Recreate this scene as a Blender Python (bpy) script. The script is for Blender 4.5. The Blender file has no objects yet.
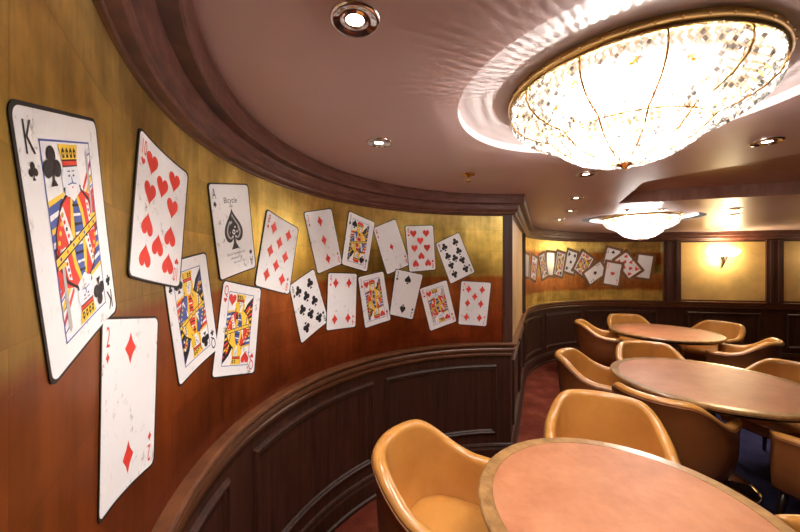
import bpy, bmesh, math, random
from mathutils import Vector, Matrix
random.seed(7)
sc = bpy.context.scene
COL = sc.collection
PI = math.pi

# ------------------------------------------------------------------ mesh helpers
class MB:
    """collects vertices and faces; build() links them as ONE mesh object"""
    def __init__(s): s.v = []; s.f = []; s.m = []; s.sm = []
    def add(s, vs, fs, m=0, smooth=False):
        b = len(s.v); s.v += [tuple(p) for p in vs]
        for f in fs: s.f.append(tuple(b+i for i in f)); s.m.append(m); s.sm.append(smooth)
    def box(s, x0, x1, y0, y1, z0, z1, m=0):
        s.add([(x, y, z) for z in (z0, z1) for y in (y0, y1) for x in (x0, x1)],
              [(0,2,3,1), (4,5,7,6), (0,1,5,4), (2,6,7,3), (0,4,6,2), (1,3,7,5)], m)
    def lathe(s, prof, n=48, m=0, c=(0,0), smooth=True, capb=False, capt=False):
        vs = [(c[0]+r*math.cos(2*PI*i/n), c[1]+r*math.sin(2*PI*i/n), z) for r, z in prof for i in range(n)]
        fs = [(j*n+i, j*n+(i+1) % n, (j+1)*n+(i+1) % n, (j+1)*n+i) for j in range(len(prof)-1) for i in range(n)]
        if capb: fs.append(tuple(range(n-1, -1, -1)))
        if capt: fs.append(tuple((len(prof)-1)*n+i for i in range(n)))
        s.add(vs, fs, m, smooth)
    def tube(s, path, rad, n=8, m=0, cap=True):
        path = [Vector(p) for p in path]; k = len(path)
        rad = rad if isinstance(rad, (list, tuple)) else [rad]*k
        vs = []; up = None
        for i, p in enumerate(path):
            t = (path[min(i+1, k-1)]-path[max(i-1, 0)]).normalized()
            if up is None: up = Vector((0,0,1)) if abs(t.z) < .9 else Vector((1,0,0))
            a = t.cross(up).normalized(); b = a.cross(t).normalized(); up = b
            for j in range(n):
                q = 2*PI*j/n; vs.append(p+(a*math.cos(q)+b*math.sin(q))*rad[i])
        fs = [(i*n+j, i*n+(j+1) % n, (i+1)*n+(j+1) % n, (i+1)*n+j) for i in range(k-1) for j in range(n)]
        if cap: fs += [tuple(range(n-1, -1, -1)), tuple((k-1)*n+j for j in range(n))]
        s.add(vs, fs, m, True)
    def build(s, name, mats, parent=None, kind=None, loc=None, fix=True):
        me = bpy.data.meshes.new(name); me.from_pydata(s.v, [], s.f)
        if not isinstance(mats, (list, tuple)): mats = [mats]
        for m in mats: me.materials.append(m)
        for p, m, sm in zip(me.polygons, s.m, s.sm): p.material_index = m; p.use_smooth = sm
        if fix:
            bm = bmesh.new(); bm.from_mesh(me); bmesh.ops.recalc_face_normals(bm, faces=bm.faces); bm.to_mesh(me); bm.free()
        me.update()
        o = bpy.data.objects.new(name, me); COL.objects.link(o)
        if parent: o.parent = parent
        if kind: o['kind'] = kind
        if loc: o.location = loc
        return o

def tag(o, label, cat, group=None):
    o['label'] = label; o['category'] = cat
    if group: o['group'] = group
    return o
def empty(name, loc=(0,0,0), rz=0):
    o = bpy.data.objects.new(name, None); COL.objects.link(o); o.location = loc; o.rotation_euler = (0,0,rz)
    o.empty_display_size = .1
    return o
def copy_tree(o, parent=None):
    c = o.copy(); COL.objects.link(c)
    if parent: c.parent = parent
    for ch in [k for k in COL.objects if k.parent == o]: copy_tree(ch, c)
    return c

# ------------------------------------------------------------------ materials
def new_mat(name):
    m = bpy.data.materials.new(name); m.use_nodes = True
    nt = m.node_tree; b = nt.nodes['Principled BSDF']
    return m, nt, b
def N(nt, t, **k):
    n = nt.nodes.new(t)
    for a, v in k.items(): setattr(n, a, v)
    return n
def ramp(nt, src, stops):
    r = N(nt, 'ShaderNodeValToRGB'); e = r.color_ramp.elements
    while len(e) < len(stops): e.new(.5)
    for x, (p, c) in zip(e, stops): x.position = p; x.color = (*c, 1)
    nt.links.new(src, r.inputs[0]); return r.outputs[0]
def noise(nt, vec, scale, detail=4, rough=.55, sc3=None):
    if sc3:
        mp = N(nt, 'ShaderNodeMapping'); mp.inputs['Scale'].default_value = sc3; nt.links.new(vec, mp.inputs[0]); vec = mp.outputs[0]
    n = N(nt, 'ShaderNodeTexNoise'); n.inputs['Scale'].default_value = scale; n.inputs['Detail'].default_value = detail
    n.inputs['Roughness'].default_value = rough; nt.links.new(vec, n.inputs['Vector']); return n.outputs['Fac']
def mixc(nt, f, a, b, bt='MIX'):
    n = N(nt, 'ShaderNodeMix', data_type='RGBA', blend_type=bt)
    for i, v in ((0, f), (6, a), (7, b)):
        if hasattr(v, 'links'): nt.links.new(v, n.inputs[i])
        elif isinstance(v, (int, float)): n.inputs[i].default_value = v
        else: n.inputs[i].default_value = (*v, 1)
    return n.outputs[2]
def mathn(nt, op, a, b=None, c=None):
    n = N(nt, 'ShaderNodeMath', operation=op)
    for i, v in enumerate((a, b, c)):
        if v is None: continue
        if hasattr(v, 'links'): nt.links.new(v, n.inputs[i])
        else: n.inputs[i].default_value = v
    return n.outputs[0]
def bump(nt, b, h, strength=.2, dist=.01):
    n = N(nt, 'ShaderNodeBump'); n.inputs['Strength'].default_value = strength; n.inputs['Distance'].default_value = dist
    nt.links.new(h, n.inputs['Height']); nt.links.new(n.outputs[0], b.inputs['Normal'])
def plain(name, col, rough=.5, metal=0, spec=.5, emit=None, es=0):
    m, nt, b = new_mat(name); b.inputs['Base Color'].default_value = (*col, 1); b.inputs['Roughness'].default_value = rough
    b.inputs['Metallic'].default_value = metal; b.inputs['Specular IOR Level'].default_value = spec
    if emit: b.inputs['Emission Color'].default_value = (*emit, 1); b.inputs['Emission Strength'].default_value = es
    return m
def objco(nt): return N(nt, 'ShaderNodeTexCoord').outputs['Object']
def uvco(nt): return N(nt, 'ShaderNodeUVMap').outputs[0]

def wood(name, dark, light, rough=.35, sc3=(30, 30, 1.2), coat=0.0):
    m, nt, b = new_mat(name); co = objco(nt)
    f = noise(nt, co, 1.6, 6, .6, sc3); f2 = noise(nt, co, 1.0, 3, .5, (sc3[0]*4, sc3[1]*4, sc3[2]*3))
    f = mathn(nt, 'MULTIPLY_ADD', f2, .35, mathn(nt, 'MULTIPLY', f, .75))
    c = ramp(nt, f, [(.34, dark), (.72, light)])
    nt.links.new(c, b.inputs['Base Color']); b.inputs['Roughness'].default_value = rough
    b.inputs['Coat Weight'].default_value = coat; b.inputs['Coat Roughness'].default_value = .2
    bump(nt, b, f, .12, .002); return m

M_WAINS = wood('walnut_wainscot', (.010,.0035,.002), (.062,.020,.010), .42)
M_RAIL = wood('walnut_rail', (.055,.019,.008), (.15,.055,.022), .3, (6, 6, 60))
M_CORN = wood('mahogany_cornice', (.040,.012,.009), (.165,.060,.042), .36, (6, 6, 50))
M_POST = wood('mahogany_post', (.030,.010,.007), (.085,.030,.020), .4)
M_DARK = wood('dark_legs', (.008,.004,.003), (.02,.01,.007), .3)

def gold_leaf(name, bands):
    """leaf squares; bands: [(z, colour)] from the floor up; world z"""
    m, nt, b = new_mat(name)
    geo = N(nt, 'ShaderNodeNewGeometry').outputs['Position']; uv = uvco(nt)
    sx = N(nt, 'ShaderNodeSeparateXYZ'); nt.links.new(geo, sx.inputs[0])
    wob = noise(nt, uv, 9, 4)
    z = mathn(nt, 'ADD', sx.outputs['Z'], mathn(nt, 'MULTIPLY', mathn(nt, 'SUBTRACT', wob, .5), .05))
    t = mathn(nt, 'MULTIPLY', mathn(nt, 'SUBTRACT', z, .9), 1/1.2)
    c = ramp(nt, t, [((zz-.9)/1.2, cc) for zz, cc in bands])
    # leaf squares about 0.14 m, each a little lighter or darker
    br = N(nt, 'ShaderNodeTexBrick'); br.inputs['Scale'].default_value = 1; br.inputs['Brick Width'].default_value = .34
    br.inputs['Row Height'].default_value = .17; br.inputs['Mortar Size'].default_value = .0018; br.inputs['Mortar Smooth'].default_value = .6
    br.inputs['Color1'].default_value = (.78,.78,.78,1); br.inputs['Color2'].default_value = (1.15,1.15,1.15,1); br.inputs['Mortar'].default_value = (.8,.74,.62,1)
    nt.links.new(uv, br.inputs['Vector'])
    c = mixc(nt, .75, c, br.outputs['Color'], 'MULTIPLY')
    f = noise(nt, uv, 3.5, 8, .7); c = mixc(nt, 1.0, c, ramp(nt, f, [(.3, (.62,.58,.5)), (.68, (1.25,1.22,1.15))]), 'MULTIPLY')
    st_ = noise(nt, uv, 2.2, 6, .75, (5, .8, 1)); c = mixc(nt, .8, c, ramp(nt, st_, [(.32, (.66,.6,.5)), (.62, (1.12,1.1,1.06))]), 'MULTIPLY')
    # fine pale scratches and flakes
    s1 = noise(nt, uv, 26, 5, .8); fl = ramp(nt, s1, [(.66, (0,0,0)), (.74, (1,1,1))])
    c = mixc(nt, mathn(nt, 'MULTIPLY', fl, .4), c, (.85,.70,.40))
    nt.links.new(c, b.inputs['Base Color'])
    mt = ramp(nt, t, [(.42, (.72,.72,.72)), (.54, (1,1,1))])
    nt.links.new(mt, b.inputs['Metallic'])
    r = ramp(nt, f, [(.3, (.28,)*3), (.7, (.43,)*3)]); nt.links.new(r, b.inputs['Roughness'])
    bump(nt, b, f, .1, .004); return m
RUST = (.50,.15,.032); RUSTD = (.19,.036,.010); GOLD = (.88,.64,.17); GOLDB = (.96,.78,.32)
M_MURAL = gold_leaf('gold_leaf_over_rust_mural', [(.95, RUSTD), (1.2, (.34,.075,.016)), (1.492, RUST), (1.518, (.60,.40,.10)), (1.75, GOLD), (2.05, GOLDB)])
M_FARMURAL = gold_leaf('banded_gold_leaf_mural', [(.97, GOLD), (1.13, GOLD), (1.17, (0.61,0.22,0.054)), (1.40, (0.68,0.27,0.068)), (1.43, (.62,.44,.12)), (1.56, (.62,.44,.12)), (1.60, (0.57,0.20,0.054)), (1.78, (0.61,0.24,0.068)), (1.83, GOLDB), (2.05, GOLDB)])
def goldpanel(name, base):
    m, nt, b = new_mat(name); co = objco(nt); f = noise(nt, co, 2.5, 8, .65)
    nt.links.new(ramp(nt, f, [(.3, tuple(x*.75 for x in base)), (.7, tuple(min(1, x*1.15) for x in base))]), b.inputs['Base Color'])
    b.inputs['Metallic'].default_value = .35; b.inputs['Roughness'].default_value = .45; return m
M_GPANEL = goldpanel('satin_gold_panel', (.72,.46,.17))
M_CREAM = goldpanel('cream_gold_panel', (.60,.37,.15))

m, nt, b = new_mat('mauve_lacquer_ceiling'); co = objco(nt)
f = noise(nt, co, .9, 2); nt.links.new(ramp(nt, f, [(.3, (.56,.405,.39)), (.7, (.63,.455,.435))]), b.inputs['Base Color'])
b.inputs['Roughness'].default_value = .34; b.inputs['Specular IOR Level'].default_value = .55
M_CEIL = m
M_TRAY = wood('tray_veneer', (.36,.19,.15), (.54,.34,.29), .3, (3, 30, 3))
M_RECESS = plain('recess_white', (.56,.48,.47), .35)

m, nt, b = new_mat('rust_red_and_navy_carpet'); co = objco(nt)
sx = N(nt, 'ShaderNodeSeparateXYZ'); nt.links.new(co, sx.inputs[0])
f = noise(nt, co, 3.5, 7, .7); ff = noise(nt, co, 160, 2)
red = ramp(nt, f, [(.3, (.085,.014,.008)), (.55, (.17,.034,.018)), (.75, (.26,.075,.035))])
navy = ramp(nt, f, [(.3, (.012,.010,.022)), (.6, (.035,.03,.075)), (.75, (.07,.055,.11))])
# the navy field lies about a metre and a half inside the red border
g = mathn(nt, 'SUBTRACT', sx.outputs['X'], mathn(nt, 'MULTIPLY', mathn(nt, 'SUBTRACT', sx.outputs['Y'], 2.69), .424))
g = mathn(nt, 'ADD', g, mathn(nt, 'MULTIPLY', mathn(nt, 'SUBTRACT', f, .5), .3))
k1 = mathn(nt, 'GREATER_THAN', g, 2.3); k2 = mathn(nt, 'LESS_THAN', sx.outputs['Y'], 4.3)
c = mixc(nt, mathn(nt, 'MULTIPLY', k1, k2), red, navy)
c = mixc(nt, .5, c, ramp(nt, ff, [(.3, (.6,.6,.6)), (.7, (1.3,1.3,1.3))]), 'MULTIPLY')
nt.links.new(c, b.inputs['Base Color']); b.inputs['Roughness'].default_value = .95; b.inputs['Specular IOR Level'].default_value = .1
bump(nt, b, ff, .5, .004)
M_CARPET = m

m, nt, b = new_mat('tan_leather'); co = objco(nt)
f = noise(nt, co, 5, 5, .6); f2 = noise(nt, co, 220, 3, .6)
nt.links.new(ramp(nt, f, [(.3, (.49,.205,.042)), (.7, (.62,.29,.068))]), b.inputs['Base Color'])
b.inputs['Roughness'].default_value = .30; b.inputs['Coat Weight'].default_value = .4; b.inputs['Coat Roughness'].default_value = .18
bump(nt, b, f2, .06, .001); M_LEATH = m
m, nt, b = new_mat('tan_leather_shaded'); co = objco(nt)  # tan leather again, the shade on the outer sides put into its colour
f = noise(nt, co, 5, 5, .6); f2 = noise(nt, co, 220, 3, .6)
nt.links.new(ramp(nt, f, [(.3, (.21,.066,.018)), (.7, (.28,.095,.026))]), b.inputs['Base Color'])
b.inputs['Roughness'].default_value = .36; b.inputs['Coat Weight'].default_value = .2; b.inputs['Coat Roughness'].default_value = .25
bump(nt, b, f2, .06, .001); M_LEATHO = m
M_SEAM = plain('dark_seam', (.05,.02,.01), .6)

m, nt, b = new_mat('salmon_leather_inset'); co = objco(nt)
f = noise(nt, co, 7, 8, .72); f3 = noise(nt, co, 2, 3)
c = ramp(nt, f, [(.28, (.34,.118,.050)), (.5, (.42,.165,.075)), (.74, (.48,.215,.11))])
c = mixc(nt, .5, c, ramp(nt, f3, [(.3, (.85,.82,.8)), (.7, (1.1,1.1,1.1))]), 'MULTIPLY')
nt.links.new(c, b.inputs['Base Color']); b.inputs['Roughness'].default_value = .46; b.inputs['Specular IOR Level'].default_value = .4
bump(nt, b, f, .05, .002); M_INSET = m
M_OAK = wood('oak_table_band', (.16,.070,.022), (.42,.23,.085), .3, (9, 9, 9), .4)

M_CHROME = plain('polished_chrome', (.8,.78,.76), .06, 1)
M_BRASS = plain('polished_brass', (.62,.38,.12), .18, 1)
M_GOLDRIM = plain('gold_rim', (.55,.36,.13), .25, .9)
M_LENS = plain('lit_lamp_lens', (1,1,1), .3, 0, .5, (1,.93,.86), 14)
M_LENSOFF = plain('dark_lamp_lens', (.25,.2,.18), .2)
M_BULB = plain('lit_bulb', (1,1,1), .3, 0, .5, (1,.95,.88), 40)
M_SHADE = plain('lit_frosted_glass_shade', (1,.95,.85), .4, 0, .5, (1,.84,.50), 9)
M_BRONZE = plain('dark_bronze', (.03,.018,.012), .35, .6)

m, nt, b = new_mat('cut_crystal'); nt.nodes.remove(b); out = nt.nodes['Material Output']
gi = N(nt, 'ShaderNodeNewGeometry').outputs['Random Per Island']; gc = ramp(nt, gi, [(0, (.04,.037,.034)), (.2, (.07,.065,.06)), (.4, (.25,.245,.24)), (.7, (.7,.69,.68))])
tl = N(nt, 'ShaderNodeBsdfTranslucent'); tl.inputs[0].default_value = (.62,.61,.60,1)
gl = N(nt, 'ShaderNodeBsdfGlossy'); gl.inputs['Roughness'].default_value = .12; gl.inputs[0].default_value = (.95,.93,.9,1)
tr = N(nt, 'ShaderNodeBsdfTransparent'); df = N(nt, 'ShaderNodeBsdfDiffuse'); df.inputs[0].default_value = (.6,.59,.58,1)
m1 = N(nt, 'ShaderNodeMixShader'); m1.inputs[0].default_value = .35; m2 = N(nt, 'ShaderNodeMixShader'); m2.inputs[0].default_value = .42
m3 = N(nt, 'ShaderNodeMixShader'); m3.inputs[0].default_value = .22
L = nt.links.new
L(gc, tl.inputs[0]); L(gc, df.inputs[0])
L(tl.outputs[0], m1.inputs[1]); L(df.outputs[0], m1.inputs[2]); L(m1.outputs[0], m2.inputs[1]); L(tr.outputs[0], m2.inputs[2])
L(m2.outputs[0], m3.inputs[1]); L(gl.outputs[0], m3.inputs[2]); L(m3.outputs[0], out.inputs[0])
M_CRYSTAL = m

# card inks
def card_face(name, base, dirt):
    m, nt, b = new_mat(name); uv = objco(nt)
    f = noise(nt, uv, 34, 6, .75); g = noise(nt, uv, 5, 3)
    k = mathn(nt, 'MULTIPLY', ramp(nt, f, [(.57, (0,0,0)), (.65, (1,1,1))]), ramp(nt, g, [(.42, (0,0,0)), (.65, (1,1,1))]))
    c = mixc(nt, mathn(nt, 'MULTIPLY', k, dirt), base, (.22,.17,.13)); nt.links.new(c, b.inputs['Base Color'])
    b.inputs['Roughness'].default_value = .45; return m
M_WHITE = card_face('worn_white_card', (.82,.80,.81), .85)
def ink(n, c): return plain('card_ink_'+n, c, .45)
M_EDGE = ink('edge', (.012,.009,.008)); M_RED = ink('red', (.72,.045,.030)); M_BLACK = ink('black', (.012,.010,.012))
M_YEL = ink('yellow', (.85,.55,.04)); M_BLUE = ink('blue', (.06,.10,.36)); M_SKIN = ink('pale', (.72,.74,.80)); M_TANB = plain('tan_card_border', (.18,.080,.030), .5)
M_GREY = ink('grey', (.45,.42,.42)); M_SILVER = plain('silvered_card', (.6,.6,.58), .3, .5)
CM = [M_EDGE, M_WHITE, M_RED, M_BLACK, M_YEL, M_BLUE, M_SKIN, M_TANB, M_GREY, M_SILVER]
EDGE, WHITE, RED, BLACK, YEL, BLUE, SKIN, TANB, GREY, SILV = range(10)

# ------------------------------------------------------------------ plan of the room (metres)
Z_RAIL, Z_CORN, Z_CEIL = .970, 1.988, 2.14
CX, CY, RR = .81, 1.23, 1.461
plan = []
p0 = (CX+RR*math.cos(math.radians(210)), CY+RR*math.sin(math.radians(210)))
plan.append((p0[0]+1.4, p0[1]-.8660254*2.8))
for i in range(61):
    a = math.radians(210-2*i); plan.append((CX+RR*math.cos(a), CY+RR*math.sin(a)))
plan.append((.89, CY+RR)); plan.append((1.67, CY+RR+.78/.424))
d1 = (.3904,.9207); RF = 2.21265; T = plan[-1]
fc = (T[0]+d1[1]*RF, T[1]-d1[0]*RF); b0 = math.atan2(T[1]-fc[1], T[0]-fc[0]); turn = math.acos(d1[0]*.9789+d1[1]*-.2046)
for i in range(1, 31):
    a = b0-turn*i/30; plan.append((fc[0]+RF*math.cos(a), fc[1]+RF*math.sin(a)))
plan.append((8.2, 4.9883)); plan.append((8.2, plan[0][1]))
NP = len(plan)
cum = [0]
for i in range(NP): cum.append(cum[-1]+math.dist(plan[i], plan[(i+1) % NP]))
S_ARC0, S_ARC1, S_COR, S_RET, S_FARC, S_FAR, S_RIGHT, S_TOT = cum[1], cum[61], cum[62], cum[63], cum[93], cum[94], cum[95], cum[96]
def segn(i):
    a, b = plan[i % NP], plan[(i+1) % NP]; l = math.dist(a, b); return ((b[1]-a[1])/l, -(b[0]-a[0])/l)
def vert_n(i):
    n1, n2 = segn(i-1), segn(i); k = 1+n1[0]*n2[0]+n1[1]*n2[1]; return ((n1[0]+n2[0])/k, (n1[1]+n2[1])/k)
VN = [vert_n(i) for i in range(NP)]
def W(s, off=0, z=0):
    """point on the wall surface at run s, off metres into the room, height z"""
    s = min(max(s, 0), S_TOT-1e-6); lo = 0
    while cum[lo+1] <= s: lo += 1
    k = (s-cum[lo])/(cum[lo+1]-cum[lo]); a, b = plan[lo], plan[(lo+1) % NP]; na, nb = VN[lo], VN[(lo+1) % NP]
    return (a[0]+(b[0]-a[0])*k+(na[0]+(nb[0]-na[0])*k)*off, a[1]+(b[1]-a[1])*k+(na[1]+(nb[1]-na[1])*k)*off, z)
def stations(s0, s1):
    return [s0]+[c for c in cum if s0+1e-4 < c < s1-1e-4]+[s1]
def sweep(mb, s0, s1, prof, m=0, smooth=False, close=False, caps=True):
    st = stations(s0, s1); k = len(prof); vs = []
    closed = s0 <= 1e-6 and s1 >= S_TOT-1e-5
    if closed: st = st[:-1]
    for s in st:
        for off, z in prof: vs.append(W(s, off, z))
    n = len(st); fs = []
    for i in range(n if closed else n-1):
        for j in range(k if close else k-1):
            a = i*k+j; b_ = i*k+(j+1) % k; c_ = ((i+1) % n)*k+(j+1) % k; d_ = ((i+1) % n)*k+j; fs.append((a, b_, c_, d_))
    if not closed and close and caps: fs += [tuple(range(k)), tuple((n-1)*k+j for j in range(k))]
    mb.add(vs, fs, m, smooth)

# ------------------------------------------------------------------ the setting
def wall(name, s0, s1, z0, z1, mat, off=0.0):
    st = []
    for a, b_ in zip(stations(s0, s1), stations(s0, s1)[1:]):
        st.append(a)
    st.append(s1)
    me = bpy.data.meshes.new(name); vs = []; fs = []; uvs = []
    for s in st: vs += [W(s, off, z0), W(s, off, z1)]
    for i in range(len(st)-1):
        fs.append((2*i, 2*i+2, 2*i+3, 2*i+1)); uvs += [(st[i], z0), (st[i+1], z0), (st[i+1], z1), (st[i], z1)]
    me.from_pydata(vs, [], fs); l = me.uv_layers.new(name='UVMap')
    for i, u in enumerate(uvs): l.data[i].uv = u
    me.materials.append(mat); o = bpy.data.objects.new(name, me); COL.objects.link(o); o['kind'] = 'structure'
    return o
wall('wall_left', 0, S_COR, Z_RAIL-.02, Z_CEIL, M_MURAL)
wall('wall_passage', S_COR, S_RET-.06, Z_RAIL-.02, Z_CEIL, M_CREAM)
wall('wall_far_curved', S_RET-.06, 11.40, Z_RAIL-.02, Z_CEIL, M_FARMURAL)
wall('wall_far', 11.40, S_FAR, Z_RAIL-.02, Z_CEIL, M_GPANEL)
wall('wall_right', S_FAR, S_RIGHT, Z_RAIL-.02, Z_CEIL, M_GPANEL)
wall('wall_back', S_RIGHT, S_TOT-1e-5, Z_RAIL-.02, Z_CEIL, M_GPANEL)
wall('wall_wainscot', 0, S_TOT-1e-5, 0, Z_RAIL-.02, M_WAINS)

mb = MB(); mb.add([(x, y, 0) for x, y in plan], [tuple(range(NP))]); mb.build('floor', M_CARPET, kind='structure')

# ceiling sheet with the round recess, the far recess and the tray cut out
CH1 = (.734, 1.095); CH2 = (2.83, 3.95)
TRAY = [(1.608, 2.217), (1.947, 2.985), (3.95, 2.316), (3.55, .30), (2.55, .65)]
rings = [[(x, y) for x, y in plan],
         [(CH1[0]+.537*math.cos(2*PI*i/96), CH1[1]+.537*math.sin(2*PI*i/96)) for i in range(96)],
         [(CH2[0]+.63*math.cos(2*PI*i/96), CH2[1]+.52*math.sin(2*PI*i/96)) for i in range(96)], TRAY]
bm = bmesh.new(); edges = []
for r in rings:
    vv = [bm.verts.new((x, y, Z_CEIL)) for x, y in r]
    edges += [bm.edges.new((vv[i], vv[(i+1) % len(vv)])) for i in range(len(vv))]
bmesh.ops.triangle_fill(bm, use_beauty=True, use_dissolve=False, edges=edges, normal=(0,0,1))
for k, (c, r) in enumerate(((CH1, .537), (CH2, .52))):                       # recess walls and roofs, lined white
    ring = [(c[0]+r*math.cos(2*PI*i/96), c[1]+r*math.sin(2*PI*i/96)) for i in range(96)]
    lo = [bm.verts.new((x, y, Z_CEIL)) for x, y in ring]; hi = [bm.verts.new((x, y, Z_CEIL+.030)) for x, y in ring]
    for i in range(96):
        f_ = bm.faces.new((lo[i], lo[(i+1) % 96], hi[(i+1) % 96], hi[i])); f_.material_index = 1
    f_ = bm.faces.new(hi); f_.material_index = 1
lo = [bm.verts.new((x, y, Z_CEIL)) for x, y in TRAY]; hi = [bm.verts.new((x, y, Z_CEIL+.10)) for x, y in TRAY]
for i in range(5): f_ = bm.faces.new((lo[i], lo[(i+1) % 5], hi[(i+1) % 5], hi[i])); f_.material_index = 2
f_ = bm.faces.new(hi); f_.material_index = 2
me = bpy.data.meshes.new('ceiling'); bm.to_mesh(me); bm.free()
for m_ in (M_CEIL, M_RECESS, M_TRAY): me.materials.append(m_)
o = bpy.data.objects.new('ceiling', me); COL.objects.link(o); o['kind'] = 'structure'

# cornice, chair rail, base
mb = MB(); r_ = 0
sweep(mb, 0, S_TOT, [(0, 1.984), (.010, 1.984), (.012, 1.992), (.034, 1.995), (.040, 2.002), (.042, 2.012), (.052, 2.016), (.060, 2.030), (.062, 2.058), (.064, 2.066), (.100, 2.067), (.105, 2.070), (.106, 2.076), (.106, 2.128), (.112, 2.134), (.112, 2.1395)])
mb.build('trim_1', M_CORN, kind='structure')
mb = MB()
sweep(mb, 0, S_TOT, [(0, .975), (.036, .973), (.045, .968), (.047, .958), (.040, .950), (.030, .946), (.028, .934), (.034, .926), (.034, .912), (.022, .904), (.016, .890), (.020, .882), (.018, .868), (0, .862)])
mb.build('trim_2', M_RAIL, kind='structure')
mb = MB()
sweep(mb, 0, S_TOT, [(0, .165), (.010, .160), (.016, .148), (.012, .138), (.016, .128), (.020, .120), (.020, .03), (.030, .022), (.030, 0.0005)])
mb.build('baseboard_all_round', M_WAINS, kind='structure')

# raised panel frames of the wainscot
mb = MB()
def frame(s0, s1, z0, z1, mb):
    lv = [(0, 0), (.004, .010), (.012, .018), (.020, .018), (.027, .009), (.034, .011), (.042, .001)]
    st = [(s-s0)/(s1-s0) for s in stations(s0, s1)]; loops = []
    for ins, off in lv:
        a, b_, c_, d_ = s0+ins, s1-ins, z0+ins, z1-ins
        L_ = [W(a+(b_-a)*k, off, c_) for k in st]+[W(a+(b_-a)*k, off, d_) for k in reversed(st)]
        loops.append(L_)
    n = len(loops[0]); vs = [p for l in loops for p in l]
    fs = [(j*n+i, j*n+(i+1) % n, (j+1)*n+(i+1) % n, (j+1)*n+i) for j in range(len(lv)-1) for i in range(n)]
    mb.add(vs, fs)
PZ0, PZ1 = .235, .795
for a, b_ in ((.3,1.3), (1.4,2.3), (2.4,2.75), (2.86,3.60), (3.78,4.765), (4.868,5.825), (6.1,6.85), (6.95,7.75), (8.05,8.95), (9.05,9.95), (10.05,11.25), (11.7,12.75), (13.1,14.0), (14.1,15.0)): frame(a, b_, PZ0, PZ1, mb)
for a, b_ in ((S_FAR+.2, S_FAR+1.6), (S_FAR+1.8, S_FAR+3.4), (S_FAR+3.6, S_FAR+5.2), (S_FAR+5.4, S_RIGHT-.2)): frame(a, b_, PZ0, PZ1, mb)
for k in range(5): frame(S_RIGHT+.2+k*1.4, S_RIGHT+1.4+k*1.4, PZ0, PZ1, mb)
mb.build('trim_3', M_WAINS, kind='structure')
# posts and edge strips between rail and cornice
def post(s0, s1, d, n, z0=.972, z1=1.99):
    mb = MB(); sweep(mb, s0, s1, [(0, z0), (d, z0), (d, z1), (0, z1)], close=True)
    if s1-s0 > .15:
        sweep(mb, s0+.05, s0+.075, [(d, z0), (d+.012, z0), (d+.012, z1), (d, z1)], close=True)
        sweep(mb, s1-.075, s1-.05, [(d, z0), (d+.012, z0), (d+.012, z1), (d, z1)], close=True)
    mb.build('trim_%d' % n, M_POST, kind='structure')
post(S_COR-.066, S_COR+.05, .012, 4)
post(S_RET-.30, S_RET-.05, .02, 5)
post(11.34, 11.60, .05, 6); post(12.81, 13.045, .05, 7); post(14.4, 14.62, .05, 8)
mb = MB()                                                            # thin beads round the gold panels on the far wall
for a, b_ in ((11.60, 12.81), (13.045, 14.4)):
    for z0, z1 in ((.972, 1.0), (1.965, 1.99)): sweep(mb, a, b_, [(0, z0), (.012, z0), (.012, z1), (0, z1)], close=True)
mb.build('trim_9', M_POST, kind='structure')

# ------------------------------------------------------------------ playing cards on the walls
def circle_poly(cx, cy, r, n=20): return [(cx+r*math.cos(2*PI*i/n), cy+r*math.sin(2*PI*i/n)) for i in range(n)]
def pip_polys(kind):
    if kind == 'D': return [[(0,.56), (-.14,.27), (-.40,0), (-.14,-.27), (0,-.56), (.14,-.27), (.40,0), (.14,.27)]]
    if kind == 'H':
        P = []
        for i in range(36):
            t = 2*PI*i/36; x = 16*math.sin(t)**3; y = 13*math.cos(t)-5*math.cos(2*t)-2*math.cos(3*t)-math.cos(4*t); P.append((x/34, y/30+.06))
        return [P]
    if kind == 'S':
        P = [(x, -y+.12) for x, y in pip_polys('H')[0]]
        return [P, [(-.03,-.02), (-.06,-.36), (-.20,-.54), (.20,-.54), (.06,-.36), (.03,-.02)]]
    return [circle_poly(0,.28,.235), circle_poly(-.24,-.08,.235), circle_poly(.24,-.08,.235), [(-.12,-.05), (.12,-.05), (.12,.2), (-.12,.2)],
            [(-.03,.0), (-.05,-.36), (-.19,-.54), (.19,-.54), (.05,-.36), (.03,.0)]]
SUITC = {'D': RED, 'H': RED, 'S': BLACK, 'C': BLACK}
glyphs = {}
def glyph(txt):
    """outline of a text as triangles, height of a capital = 1, centred on x"""
    if txt in glyphs: return glyphs[txt]
    cu = bpy.data.curves.new('t', 'FONT'); cu.body = txt; cu.align_x = 'CENTER'; o = bpy.data.objects.new('t', cu); COL.objects.link(o)
    bpy.context.view_layer.update(); dg = bpy.context.evaluated_depsgraph_get(); me = o.evaluated_get(dg).to_mesh()
    k = 1/.69; tri = [[(me.vertices[i].co.x*k, me.vertices[i].co.y*k) for i in p.vertices] for p in me.polygons]
    bpy.data.objects.remove(o); glyphs[txt] = tri; return tri

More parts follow.
